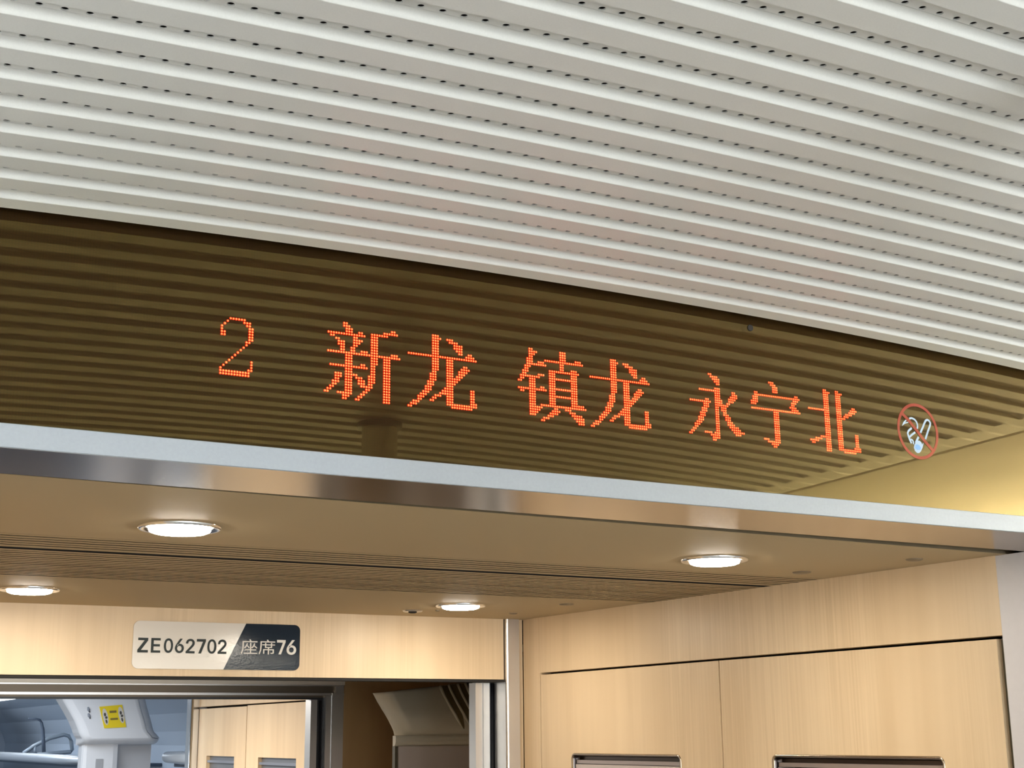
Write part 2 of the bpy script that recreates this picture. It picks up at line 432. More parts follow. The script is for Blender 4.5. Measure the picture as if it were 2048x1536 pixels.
# letter outlines of the car number plate: (points, faces)
GLYPH = {"Z":[[[0,0],[0,95],[245,432],[12,432],[12,520],[375,520],[375,430],[128,90],[380,90],[380,0]],[[3,4,5],[3,5,2],[2,5,6],[1,2,6],[1,6,7],[0,1,7],[0,7,8],[0,8,9]]],"E":[[[46,-14],[46,523],[386,523],[386,438],[139,438],[139,300],[369,300],[369,215],[139,215],[139,71],[389,71],[389,-14]],[[4,1,0],[2,1,4],[3,2,4],[5,4,0],[8,5,0],[6,5,8],[7,6,8],[9,8,0],[10,9,0],[11,10,0]]],"0":[[[227,-21],[188,-17],[153,-6],[121,13],[95,39],[73,71],[56,109],[43,152],[36,200],[34,254],[36,308],[44,356],[56,400],[73,438],[95,470],[122,496],[153,515],[188,526],[227,530],[265,526],[300,515],[332,496],[358,470],[380,438],[397,400],[410,356],[417,308],[419,254],[417,200],[410,152],[397,109],[380,71],[359,39],[332,13],[301,-6],[265,-17],[227,64],[247,66],[265,73],[281,84],[295,100],[307,122],[317,148],[324,179],[328,214],[330,254],[328,294],[324,330],[317,361],[307,387],[295,408],[281,425],[265,436],[247,443],[227,445],[206,443],[188,436],[173,425],[158,408],[146,387],[137,361],[129,330],[125,294],[123,254],[125,214],[129,179],[136,148],[146,122],[158,100],[173,84],[188,73],[206,66]],[[19,18,17],[19,17,16],[20,19,16],[20,16,15],[21,20,15],[21,15,14],[22,21,14],[22,14,13],[54,22,13],[23,22,54],[55,54,13],[23,54,53],[56,55,13],[23,53,52],[56,13,12],[24,23,52],[57,56,12],[24,52,51],[58,57,12],[24,51,50],[59,58,12],[24,50,49],[59,12,11],[25,24,49],[60,59,11],[25,49,48],[61,60,11],[25,48,47],[61,11,10],[26,25,47],[62,61,10],[26,47,46],[62,10,9],[27,26,46],[63,62,9],[27,46,45],[63,9,8],[64,63,8],[27,45,44],[28,27,44],[65,64,8],[28,44,43],[65,8,7],[29,28,43],[66,65,7],[29,43,42],[66,7,6],[30,29,42],[67,66,6],[30,42,41],[68,67,6],[30,41,40],[68,6,5],[31,30,40],[69,68,5],[31,40,39],[70,69,5],[31,39,38],[71,70,5],[31,38,37],[71,5,4],[32,31,37],[36,71,4],[32,37,36],[32,36,4],[32,4,3],[33,32,3],[33,3,2],[34,33,2],[34,2,1],[35,34,1],[35,1,0]]],"6":[[[226,-21],[194,-18],[163,-11],[135,3],[110,20],[89,42],[72,68],[60,97],[52,128],[49,162],[51,189],[57,216],[67,244],[81,275],[101,309],[126,348],[245,523],[347,522],[143,234],[137,275],[146,288],[155,298],[166,307],[178,314],[190,320],[204,325],[219,327],[235,328],[267,326],[296,319],[323,307],[346,291],[366,271],[382,247],[394,219],[401,189],[403,157],[400,124],[393,94],[380,66],[363,41],[342,19],[317,2],[289,-11],[259,-18],[226,63],[243,64],[258,68],[271,75],[283,84],[293,95],[302,108],[308,123],[312,139],[313,157],[312,175],[308,192],[302,207],[293,220],[283,231],[271,239],[258,246],[243,250],[226,251],[210,250],[195,246],[181,240],[169,231],[159,220],[150,207],[144,193],[140,176],[139,158],[140,140],[144,123],[150,108],[159,95],[169,84],[181,75],[195,68],[210,64]],[[17,16,15],[25,17,15],[18,17,25],[25,15,14],[28,27,26],[28,26,25],[29,28,25],[24,25,14],[29,25,18],[23,24,14],[30,29,18],[22,23,14],[22,14,13],[21,22,13],[31,30,18],[20,21,13],[64,31,18],[32,31,64],[19,20,13],[19,13,12],[18,19,12],[63,32,64],[33,32,63],[33,63,62],[65,64,18],[33,62,61],[34,33,61],[66,65,18],[34,61,60],[18,12,11],[67,66,18],[34,60,59],[67,18,11],[68,67,11],[34,59,58],[69,68,11],[34,58,57],[35,34,57],[69,11,10],[70,69,10],[35,57,56],[71,70,10],[35,56,55],[71,10,9],[36,35,55],[72,71,9],[36,55,54],[72,9,8],[73,72,8],[36,54,53],[37,36,53],[74,73,8],[37,53,52],[74,8,7],[38,37,52],[75,74,7],[38,52,51],[76,75,7],[38,51,50],[76,7,6],[77,76,6],[38,50,49],[39,38,49],[78,77,6],[39,49,48],[79,78,6],[39,48,47],[79,6,5],[80,79,5],[39,47,46],[40,39,46],[45,80,5],[40,46,45],[40,45,5],[40,5,4],[41,40,4],[41,4,3],[42,41,3],[42,3,2],[43,42,2],[43,2,1],[44,43,1],[44,1,0]]],"2":[[[50,-14],[50,53],[224,238],[242,258],[258,275],[271,291],[282,306],[291,319],[298,332],[303,345],[305,358],[306,371],[305,386],[301,400],[296,411],[288,421],[278,430],[267,436],[254,441],[239,444],[224,446],[207,444],[192,441],[179,435],[168,427],[159,418],[151,407],[146,394],[142,379],[140,348],[50,348],[54,393],[62,423],[74,449],[91,473],[112,493],[136,509],[164,520],[193,527],[225,530],[256,527],[286,520],[313,509],[336,494],[357,475],[373,453],[385,428],[393,401],[395,373],[394,352],[390,332],[384,313],[375,293],[363,272],[347,250],[328,226],[305,200],[277,170],[178,71],[403,70],[403,-14]],[[40,39,38],[40,38,37],[41,40,37],[41,37,36],[42,41,36],[42,36,35],[43,42,35],[44,43,35],[44,35,34],[45,44,34],[45,34,33],[20,45,33],[46,45,20],[21,33,32],[20,33,21],[46,20,19],[22,21,32],[46,19,18],[23,22,32],[46,18,17],[46,17,16],[24,23,32],[46,16,15],[47,46,15],[25,24,32],[25,32,31],[47,15,14],[26,25,31],[47,14,13],[27,26,31],[48,47,13],[48,13,12],[28,27,31],[28,31,30],[48,12,11],[29,28,30],[49,48,11],[49,11,10],[49,10,9],[50,49,9],[50,9,8],[50,8,7],[51,50,7],[51,7,6],[52,51,6],[52,6,5],[53,52,5],[53,5,4],[53,4,3],[54,53,3],[54,3,2],[55,54,2],[55,2,1],[56,55,1],[57,56,1],[58,57,1],[59,58,1],[60,59,1],[60,1,0]]],"7":[[[75,0],[255,425],[0,425],[0,520],[370,520],[370,440],[185,0]],[[2,3,4],[2,4,5],[2,5,1],[1,5,6],[0,1,6]]],"座":[[[265,212],[246,156],[212,116],[212,218],[187,218],[187,80],[89,80],[89,56],[187,56],[187,4],[67,4],[67,-19],[334,-19],[334,4],[212,4],[212,56],[312,56],[312,80],[212,80],[212,114],[222,107],[231,99],[251,120],[268,145],[295,119],[318,97],[333,113],[308,138],[277,165],[283,186],[289,209],[123,212],[104,153],[69,110],[80,103],[89,95],[110,117],[127,145],[148,124],[165,104],[181,121],[161,143],[136,167],[142,187],[146,209],[168,288],[178,273],[187,257],[39,257],[39,160],[35,74],[9,-12],[21,-19],[32,-27],[59,66],[65,160],[65,232],[332,232],[332,257],[216,257],[206,277],[193,297]],[[60,61,45],[60,45,46],[59,60,46],[59,46,47],[57,58,59],[57,59,47],[57,47,48],[57,48,56],[56,48,49],[55,56,49],[2,3,4],[2,4,5],[30,0,1],[44,31,32],[29,30,1],[43,44,32],[42,43,32],[28,29,1],[41,42,32],[27,28,1],[54,55,49],[54,49,50],[27,1,23],[23,1,2],[41,32,37],[37,32,33],[27,23,24],[22,23,2],[41,37,38],[36,37,33],[40,41,38],[26,27,24],[40,38,39],[21,22,2],[26,24,25],[35,36,34],[34,36,33],[21,2,20],[20,2,19],[19,2,5],[18,19,5],[16,17,18],[16,18,5],[16,5,6],[16,6,7],[54,50,51],[53,54,52],[52,54,51],[7,16,15],[14,15,8],[7,15,8],[14,8,9],[12,13,14],[12,14,9],[12,9,10],[12,10,11]]],"席":[[[98,88],[98,-13],[124,-13],[124,64],[190,64],[190,-29],[216,-29],[216,64],[285,64],[285,15],[284,11],[279,10],[265,10],[240,11],[244,-1],[247,-12],[279,-12],[299,-9],[309,0],[311,15],[311,88],[216,88],[216,115],[273,115],[273,171],[331,171],[331,193],[273,193],[273,224],[248,224],[248,193],[157,193],[157,224],[132,224],[132,193],[79,193],[79,171],[132,171],[132,115],[190,115],[190,88],[248,171],[248,137],[157,137],[157,171],[164,289],[172,274],[179,259],[42,259],[42,158],[38,71],[11,-15],[22,-21],[33,-29],[61,64],[68,158],[68,235],[333,235],[333,259],[209,259],[200,278],[189,297]],[[60,61,45],[60,45,46],[59,60,46],[59,46,47],[57,58,59],[57,59,47],[57,47,48],[57,48,56],[56,48,49],[55,56,49],[27,28,29],[27,29,30],[31,32,33],[31,33,34],[25,26,27],[25,27,30],[25,30,31],[25,31,34],[25,34,35],[25,35,36],[36,25,24],[23,24,41],[36,24,41],[23,41,42],[36,41,44],[43,44,37],[36,44,37],[43,37,38],[54,55,49],[54,49,50],[23,42,43],[23,43,38],[38,23,22],[21,22,39],[38,22,39],[21,39,40],[19,20,8],[8,20,21],[8,21,40],[8,40,0],[8,0,7],[7,0,3],[3,0,1],[54,50,51],[19,8,9],[6,7,4],[3,7,4],[6,4,5],[2,3,1],[53,54,52],[52,54,51],[18,19,9],[18,9,10],[18,10,11],[12,13,14],[18,11,12],[18,12,14],[17,18,14],[17,14,15],[16,17,15]]]}
# ------------------------------------------------------------------ car number plate
t = thing('car_number_sign', 'rounded car number plate, cream and navy, on the wood header above the doorway', 'sign', (.9527, 2.997, Z(.1365)))
def rrect(x0, x1, z0, z1, r, n=6, tl=1, tr=1, br=1, bl=1):
    out = []
    for (cx, cz, a0, on) in ((x0+r, z0+r, math.pi, bl), (x1-r, z0+r, 1.5*math.pi, br), (x1-r, z1-r, 0, tr), (x0+r, z1-r, .5*math.pi, tl)):
        for i in range(n+1):
            a = a0+.5*math.pi*i/n
            out.append((cx+r*math.cos(a), cz+r*math.sin(a)))
    return out
mb = MB(); mb.prism(rrect(.768, 1.1375, .1355, .2345, .013), lambda a, b: (a, 2.9965, Z(b)), lambda a, b: (a, 2.9995, Z(b)))
plate_mat = mat('sign_enamel', (.72, .67, .60), .10, 0, .5, bump=(190, .085, .0012))
navy_mat = mat('sign_navy', (.016, .024, .036), .08, 0, .14, bump=(190, .085, .0012))
mb.build('plate', plate_mat, t)
rr = [p for p in rrect(.768, 1.1375, .1355, .2345, .013) if p[0] > 1.1]
mb = MB(); mb.prism([(.9650, .1355)]+rr+[(1.0125, .2345)], lambda a, b: (a, 2.9960, Z(b)), lambda a, b: (a, 2.9966, Z(b)))
mb.build('navy_panel', navy_mat, t)
def text(mb, ch, x0, x1, z0, z1, y):
    V, F = GLYPH[ch]
    ax = min(v[0] for v in V); bx = max(v[0] for v in V); az = min(v[1] for v in V); bz = max(v[1] for v in V)
    ids = [mb.vert((x0+(v[0]-ax)/(bx-ax)*(x1-x0), y, Z(z0+(v[1]-az)/(bz-az)*(z1-z0)))) for v in V]
    for f in F: mb.face([ids[i] for i in f])
ink_dark = mat('sign_ink', (.022, .028, .024), .35, 0, .2)
ink_pale = mat('sign_pale_ink', (.72, .68, .62), .35, 0, .2)
mb = MB()
for ch, a, b in (('Z', .7778, .8000), ('E', .8062, .8262), ('0', .8335, .8530), ('6', .8572, .8765), ('2', .8806, .9002), ('7', .9040, .9240), ('0', .9276, .9474), ('2', .9508, .9702)):
    text(mb, ch, a, b, .1685, .1990, 2.9958)
mb.build('car_number', ink_dark, t, fix=False)
mb = MB()
text(mb, '座', 1.0020, 1.0395, .1690, .2010, 2.9956); text(mb, '席', 1.0425, 1.0800, .1690, .2010, 2.9956)
text(mb, '7', 1.0840, 1.1040, .1697, .2010, 2.9956); text(mb, '6', 1.1065, 1.1290, .1692, .2014, 2.9956)
mb.build('seat_count', ink_pale, t, fix=False)

# ------------------------------------------------------------------ closet wall on the right (slightly skew to the carriage)
wx = lambda y: 1.7103+(2.99-y)*.0323                # wall face
def wbox(mb, y0, y1, z0, z1, d0, d1, m=0):
    """box on the closet wall: y range, z range, depth behind the face from d0 to d1"""
    p = [mb.vert((wx(y)+d, y, Z(z))) for z in (z0, z1) for y in (y0, y1) for d in (d0, d1)]
    for q in ((0, 2, 3, 1), (4, 5, 7, 6), (0, 1, 5, 4), (2, 6, 7, 3), (0, 4, 6, 2), (1, 3, 7, 5)): mb.face([p[i] for i in q], m)
FL = -EYE
mb = MB()                                           # fascia over the doors and the strip by the corner post
fz = lambda y: .1340+(2.93-y)*.0034                 # underside of the fascia
p = [mb.vert((wx(y)+d, y, Z(z))) for y, d, z in ((3.0, 0, fz(3.0)), (1.571, 0, fz(1.571)), (1.571, 0, .263), (3.0, 0, .263),
     (3.0, .03, fz(3.0)), (1.571, .03, fz(1.571)), (1.571, .03, .263), (3.0, .03, .263))]
for q in ((0, 1, 2, 3), (7, 6, 5, 4), (0, 4, 5, 1), (1, 5, 6, 2), (2, 6, 7, 3), (3, 7, 4, 0)): mb.face([p[i] for i in q])
wbox(mb, 2.9275, 3.0, FL, .1340, 0, .03)
struct(mb, 'wall_corridor_right', wood)
def dish(mb, y0, y1, z1, h, r, rings, face):
    """rounded-rectangle rings on the wall: rings = [(inset, depth, mat)]"""
    prev = None
    for ins, dep, m in rings:
        pts = rrect(y0+ins, y1-ins, z1-h+ins, z1-ins, max(r-ins, .001), 5)
        row = [mb.vert((wx(a)+dep, a, Z(b))) for a, b in pts]
        if prev:
            n = len(row)
            for i in range(n):
                j = (i+1) % n
                mb.face((prev[i], prev[j], row[j], row[i]), m, True)
        prev = row
    mb.face(prev, rings[-1][2])
handle_rim = mat('handle_rim', (.50, .42, .33), .22, 1.0)
handle_dark = mat('handle_dark', (.10, .085, .08), .28, 1.0)
handle_grey = mat('handle_flap', (.46, .40, .39), .35, .8)
t = thing('closet', 'built in closet with two pale wood doors and recessed handles, right of the doorway', 'closet', (1.80, 2.26, 0))
mb = MB(); wbox(mb, 1.573, 2.926, FL+.02, .1335, .032, .045); mb.build('carcass', dark_gap, t)
def closet_door(y0, y1, ztop0, ztop1, hy0, hy1, hz):
    mb = MB(); h = .10; i = .004                     # opening for the handle cup
    th = .020
    def b4(ya, yb, za, zb, zc, zd):                   # za..zb bottom/top at ya, zc..zd at yb
        p = [mb.vert((wx(y)+d, y, Z(z))) for d in (.0005, th) for y, z in ((ya, za), (yb, zc), (yb, zd), (ya, zb))]
        for q in ((0, 1, 2, 3), (7, 6, 5, 4), (0, 4, 5, 1), (1, 5, 6, 2), (2, 6, 7, 3), (3, 7, 4, 0)): mb.face([p[k] for k in q])
    top = lambda y: ztop0+(ztop1-ztop0)*(y-y0)/(y1-y0)
    b4(y0, hy0+i, FL+.03, top(y0), FL+.03, top(hy0+i))
    b4(hy1-i, y1, FL+.03, top(hy1-i), FL+.03, top(y1))
    b4(hy0+i, hy1-i, hz-i, top(hy0+i), hz-i, top(hy1-i))
    b4(hy0+i, hy1-i, FL+.03, hz-h+i, FL+.03, hz-h+i)
    d = mb.build('door', wood, t)
    mb = MB()
    dish(mb, hy0, hy1, hz, h, .012, [(0, .0004, 0), (.0004, -.0012, 0), (.0030, -.0014, 0), (.0052, .0010, 0), (.0062, .006, 1), (.0075, .0165, 1)], 0)
    hb = mb.build('handle', [handle_rim, handle_dark], d)
    mb = MB()
    wbox(mb, hy0+.011, hy1-.011, hz-.0225, hz-.0148, .006, .016); hb2 = mb.build('lip', handle_grey, hb)
    mb = MB(); wbox(mb, hy0+.0095, hy1-.0095, hz-h+.0100, hz-.0240, .0045, .016); mb.build('flap', mat('handle_plate', (.58, .50, .47), .4, .4), hb)
closet_door(2.2685, 2.9240, .1318, .1290, 2.3975, 2.7975, -.0482)
closet_door(1.5835, 2.2640, .1335, .1318, 1.7080, 2.1230, -.0455)
mb = MB(); wbox(mb, 1.5715, 1.5825, FL, .1340, .010, .03); struct(mb, 'trim_8', mat('olive_edge', (.11, .095, .05), .5))
mb = MB(); mb.box(.085, .14, 1.571, 3.0, 0, Z(.263)); struct(mb, 'wall_corridor_left', wood)

# ------------------------------------------------------------------ gangway between the cars
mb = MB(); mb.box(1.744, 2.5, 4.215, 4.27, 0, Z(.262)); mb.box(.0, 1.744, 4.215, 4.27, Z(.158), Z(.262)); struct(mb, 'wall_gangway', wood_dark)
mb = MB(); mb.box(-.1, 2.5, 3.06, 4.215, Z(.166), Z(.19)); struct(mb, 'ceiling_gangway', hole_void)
mb = MB(); mb.box(.0, 1.74, 3.10, 4.19, Z(.160), Z(.1655)); struct(mb, 'trim_9', brushed)
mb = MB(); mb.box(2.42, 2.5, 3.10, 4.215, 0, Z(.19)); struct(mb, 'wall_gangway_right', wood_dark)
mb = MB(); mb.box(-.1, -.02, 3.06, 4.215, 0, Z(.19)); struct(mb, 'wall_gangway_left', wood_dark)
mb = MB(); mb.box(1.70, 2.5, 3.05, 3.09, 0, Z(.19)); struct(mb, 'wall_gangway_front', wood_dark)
# ribbed cream gangway curtain
t = thing('gangway_curtain', 'cream bulging gangway curtain with curved ribs, behind the doorway at right', 'curtain', (1.95, 3.9, 0))
left = [(1.7299, .1143), (1.7345, .0900), (1.7434, .0654), (1.7530, .0450), (1.7630, .0260), (1.7760, .0060), (1.7850, -.0080)]
def left_at(u):
    u = u*(len(left)-1); a = min(int(u), len(left)-2); f = u-a
    return (left[a][0]*(1-f)+left[a+1][0]*f, left[a][1]*(1-f)+left[a+1][1]*f)
def skin(s_, u):
    """point of the curtain face: s_ along the top from the left edge, u from the top down"""
    x0, z0 = left_at(u)
    x = x0+(2.36-1.73)*s_
    z = z0+(x-x0)*.105*(1-u)
    y = 3.905-.075*math.sin(math.pi*(.10+.62*u))+(.050*(1-s_/.045)**1.5 if s_ < .045 else 0)
    return Vector((x, y, Z(z)))
mb = MB(); NX, NU = 48, 24
grid = [[mb.vert(skin(k/NX, i/NU)) for k in range(NX+1)] for i in range(NU+1)]
back = [mb.vert(skin(0, i/NU)+Vector((.001, .012, 0))) for i in range(NU+1)]
topb = [mb.vert(skin(k/NX, 0)+Vector((0, .02, .001))) for k in range(NX+1)]
for i in range(NU):
    for k in range(NX): mb.face((grid[i][k], grid[i][k+1], grid[i+1][k+1], grid[i+1][k]), 0, True)
    mb.face((grid[i][0], grid[i+1][0], back[i+1], back[i]))
for k in range(NX): mb.face((grid[0][k], topb[k], topb[k+1], grid[0][k+1]))
cur = mb.build('curtain_skin', cream_plastic, t)
rib_mat = mat('curtain_rib', (.66, .62, .50), .5)
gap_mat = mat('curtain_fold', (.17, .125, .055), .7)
RS = [(.306, 0), (.352, 0), (.400, 0), (.441, 0), (.486, 0), (.528, 0), (.570, 0)]
for q, (s0, _) in enumerate(RS):
    def on(u, ds=0, lift=0):
        p_ = skin(s0+ds-.028*u+.050*u**2, u); return p_+Vector((0, -lift, 0))
    us = [i/12*.84 for i in range(13)]
    mb = MB(); mb.tube([on(u, 0, .001) for u in us], [.0046]*9+[.0038, .0028, .0018, .0008], 8); mb.build('rib', rib_mat, t)
    if q < len(RS)-1:
        wd = RS[q+1][0]-s0
        mb = MB()
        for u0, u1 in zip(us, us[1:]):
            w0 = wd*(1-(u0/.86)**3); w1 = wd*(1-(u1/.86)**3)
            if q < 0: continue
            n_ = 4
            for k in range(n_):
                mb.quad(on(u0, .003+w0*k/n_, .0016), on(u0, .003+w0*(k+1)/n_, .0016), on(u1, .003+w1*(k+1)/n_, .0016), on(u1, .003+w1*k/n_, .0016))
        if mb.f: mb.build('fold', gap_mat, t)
mb = MB()                                            # soft lower hem and the panel under it
hem = [(3.8435, -.0085), (3.841, -.014), (3.841, -.026), (3.845, -.034), (3.852, -.038), (3.862, -.038), (3.862, -.0085)]
mb.prism(hem, lambda a, b: (1.7600, a, Z(b)), lambda a, b: (2.36, a, Z(b)))
mb.build('hem', cream_plastic, t)
mb = MB(); mb.box(1.7730, 2.36, 3.848, 3.87, -.0, Z(-.0385)); mb.build('lower_panel', mat('curtain_panel', (.62, .54, .49), .4), t)
mb = MB(); mb.box(1.7630, 1.7722, 3.852, 3.87, 0, Z(-.0385)); mb.build('edge_strip', mat('curtain_edge', (.10, .085, .05), .6), t)

# ------------------------------------------------------------------ door frame of the next car
mb = MB()
for z0, z1, y, m_ in ((.1465, .158, 4.185, 0), (.1430, .1465, 4.190, 2), (.1215, .143, 4.205, 1), (.1145, .1215, 4.190, 2), (.1085, .1145, 4.198, 1)):
    mb.box(.0, 1.742, y, 4.225, Z(z0), Z(z1), m_)
struct(mb, 'door_2_header', [satin_bar, bronze, steel])
mb = MB(); mb.box(.0, 1.6555, 4.200, 4.225, Z(.1025), Z(.1085)); mb.box(1.6555, 1.6795, 4.200, 4.225, 0, Z(.1085)); mb.tube([(1.667, 4.199, 0), (1.667, 4.199, Z(.10))], .004, 8); struct(mb, 'door_2_seal', rubber)
mb = MB(); mb.box(1.634, 1.655, 4.195, 4.24, 0, Z(.1020)); mb.box(1.680, 1.698, 4.188, 4.214, 0, Z(.1135)); mb.box(1.698, 1.7015, 4.196, 4.2045, 0, Z(.1145)); mb.box(1.7015, 1.7165, 4.188, 4.2045, 0, Z(.1215)); mb.box(1.7165, 1.742, 4.194, 4.2045, 0, Z(.143))
struct(mb, 'door_2_frame', steel)

# ------------------------------------------------------------------ corridor and saloon of the next car
mb = MB(); mb.box(.10, 2.5, 4.27, 5.9, Z(.262), Z(.29)); struct(mb, 'ceiling_far_corridor', ceiling_beige)
mb = MB(); mb.box(1.80, 1.83, 4.27, 5.89, Z(.1120), Z(.262)); mb.box(1.80, 1.83, 4.27, 4.60, 0, Z(.1120)); struct(mb, 'wall_far_right', wood)
mb = MB(); mb.box(.06, .10, 4.27, 14, 0, Z(.45)); struct(mb, 'wall_far_left', wall_cream)
t = thing('closet', 'closet of the next car, two pale doors with grey handle recesses seen through the doorway', 'closet', (1.85, 5.25, 0))
mb = MB(); mb.box(1.832, 1.845, 4.605, 5.885, .02, Z(.1118)); mb.build('carcass', dark_gap, t)
grey_cup = mat('grey_cup', (.20, .21, .23), .35, .6)
for y0, y1, zt, hy0, hy1 in ((5.285, 5.885, .1035, 5.416, 5.766), (4.605, 5.279, .1065, 4.750, 5.141)):
    mb = MB(); h = .10; hz = -.0830
    mb.box(1.8005, 1.82, y0, hy0, .02, Z(zt)); mb.box(1.8005, 1.82, hy1, y1, .02, Z(zt))
    mb.box(1.8005, 1.82, hy0, hy1, Z(hz), Z(zt)); mb.box(1.8005, 1.82, hy0, hy1, .02, Z(hz-h))
    d = mb.build('door', wood, t)
    mb = MB(); mb.box(1.815, 1.8195, hy0, hy1, Z(hz-h), Z(hz)); hb = mb.build('handle', grey_cup, d)
    mb = MB(); mb.box(1.803, 1.815, hy0+.004, hy1-.004, Z(hz-.026), Z(hz-.017)); mb.build('lip', mat('grey_lip', (.34, .35, .40), .3, .7), hb)
mb = MB(); mb.box(1.7665, 1.80, 5.89, 5.95, 0, Z(.258)); mb.tube([(1.770, 5.889, 0), (1.770, 5.889, Z(.258))], .006, 8); struct(mb, 'door_3_jamb', chrome)
mb = MB(); mb.box(1.80, 2.5, 5.90, 5.95, 0, Z(.45)); struct(mb, 'wall_saloon_partition', white_plastic)
saloon_wall = mat('saloon_wall', (.58, .66, .76), .5)
mb = MB(); pr_ = [(2.46, -1.75), (2.46, -.06), (2.43, .02), (2.36, .12), (2.20, .22), (1.95, .285), (1.4, .33), (.10, .34), (.10, .37), (2.5, .37), (2.5, -1.75)]
mb.prism(pr_, lambda a, b: (a, 5.95, Z(b)), lambda a, b: (a, 14, Z(b)))
struct(mb, 'wall_saloon_right', saloon_wall)
mb = MB(); mb.box(.0, 2.5, 14.0, 14.06, 0, Z(.45)); struct(mb, 'wall_saloon_end', saloon_wall)
mb = MB(); mb.box(.0, 2.5, 5.90, 5.95, Z(.262), Z(.46)); struct(mb, 'wall_saloon_header', white_plastic)
mb = MB(); mb.box(1.86, 1.95, 9.6, 12.5, Z(.262), Z(.276))
tag(mb.build('ceiling_lamp_strip', emit('saloon_strip', (.9, .96, 1.0), 5)), 'white lamp strip on the saloon ceiling, at the left edge under the header', 'lamp')

# moulded white pillar block with the notice
t = thing('moulded_pillar', 'white moulded pillar with a bulging head, carrying a yellow notice, beside the luggage racks', 'pillar', (1.75, 7.0, 0))
mb = MB()
zs = [(.262, 1.425, 1.835), (.20, 1.455, 1.840), (.1659, 1.482, 1.8475), (.120, 1.512, 1.862), (.070, 1.543, 1.880), (.030, 1.562, 1.892), (.0157, 1.567, 1.899), (.000, 1.575, 1.915), (-.012, 1.585, 1.925)]
R_ = []
for z, xa, xb in zs:
    R_.append([mb.vert(q) for q in ((xa, 7.16, Z(z)), (xa, 7.03, Z(z)), (xa+.012, 7.008, Z(z)), (xa+.04, 7.0, Z(z)), (xb-.03, 7.0, Z(z)), (xb, 7.01, Z(z)), (xb+.035, 7.05, Z(z)), (xb+.035, 7.16, Z(z)))])
for a, b in zip(R_, R_[1:]):
    for k in range(7): mb.face((a[k], a[k+1], b[k+1], b[k]), 0, k in (1, 2, 4, 5))
# underside rolls back to the column
last = R_[-1]
for dy, z in ((.012, -.024), (.035, -.034), (.075, -.041), (.11, -.044)):
    nxt = [mb.vert((mb.v[i][0], min(7.16, mb.v[i][1]+(dy if mb.v[i][1] < 7.1 else 0)), Z(z))) for i in R_[-1]]
    for k in range(7): mb.face((last[k], last[k+1], nxt[k+1], nxt[k]), 0, True)
    last = nxt
head = mb.build('head', white_plastic, t, fix=False)
crease = mat('crease_grey', (.22, .24, .28), .6)
mb = MB(); mb.tube([(xb-.012, 6.9985, Z(z)) for z, xa, xb in zs[1:]]+[(1.945, 7.02, Z(-.017))], .0022, 6); mb.build('panel_seam', crease, t)
mb = MB()                                            # column under the head
col = [(1.600, 7.16), (1.600, 7.09), (1.606, 7.075), (1.620, 7.07), (1.745, 7.07), (1.768, 7.078), (1.776, 7.10), (1.776, 7.16)]
mb.prism(col, lambda a, b: (a, b, 0), lambda a, b: (a, b, Z(-.030))); mb.build('column', white_plastic, t)
mb = MB(); mb.box(1.776, 1.945, 7.13, 7.16, 0, Z(-.030)); mb.build('side_panel', mat('grey_white', (.46, .47, .50), .5), t)
for x, z in ((1.596, .121), (1.600, .092)):
    mb = MB(); mb.tube([(x, 7.0, Z(z+.012)), (x+.004, 6.9985, Z(z)), (x+.010, 7.0, Z(z-.012))], [.004, .007, .004], 8); mb.build('vent_slit', crease, t)
mb = MB(); mb.box(1.664, 1.698, 7.0665, 7.07, Z(-.150), Z(-.108)); tag(mb.build('small_notice', mat('notice_grey', (.34, .35, .37), .5)), 'small grey notice low on the white moulded pillar', 'notice')
# yellow notice
t = thing('yellow_notice', 'yellow square notice with two oval pictures, stuck on the white pillar head', 'notice', (1.715, 6.998, Z(.036)))
mb = MB()
qd = [(1.6785, .0345), (1.7830, .0385), (1.7575, .1440), (1.6495, .1350)]
mb.prism(qd, lambda a, b: (a, 6.9965, Z(b)), lambda a, b: (a, 6.9998, Z(b))); mb.build('sheet', mat('notice_yellow', (.80, .60, .008), .5), t)
white_print = mat('print_white', (.62, .58, .52), .6); black_print = mat('print_black', (.06, .055, .05), .6); brown_print = mat('print_brown', (.20, .14, .03), .6)
def ellipse(mb, cx, cz, a, b, tilt, y, n=20):
    mb.face([mb.vert((cx+a*math.cos(i*2*math.pi/n)*math.cos(tilt)-b*math.sin(i*2*math.pi/n)*math.sin(tilt), y, Z(cz+a*math.cos(i*2*math.pi/n)*math.sin(tilt)+b*math.sin(i*2*math.pi/n)*math.cos(tilt)))) for i in range(n)])
pics = []
for cx, cz in ((1.6810, .088), (1.7555, .096)):
    mb = MB(); ellipse(mb, cx, cz, .0125, .040, .26, 6.9960); pics.append(mb.build('picture', white_print, t, fix=False))
for (cx, cz), pic in zip(((1.6810, .088), (1.7555, .096)), pics):
    mb = MB(); ellipse(mb, cx-.003, cz+.010, .005, .009, .2, 6.9955); ellipse(mb, cx+.004, cz-.004, .006, .006, .3, 6.9955); ellipse(mb, cx+.006, cz-.022, .004, .010, .3, 6.9955)
    mb.build('picture_detail', black_print, pic, fix=False)
for z0, z1, x0, x1 in ((.105, .116, 1.700, 1.733), (.072, .081, 1.706, 1.742)):
    mb = MB(); mb.quad((x0, 6.996, Z(z0)), (x1, 6.996, Z(z0+.002)), (x1-.002, 6.996, Z(z1+.002)), (x0-.002, 6.996, Z(z1)))
    mb.build('faint_text', brown_print, t, fix=False)

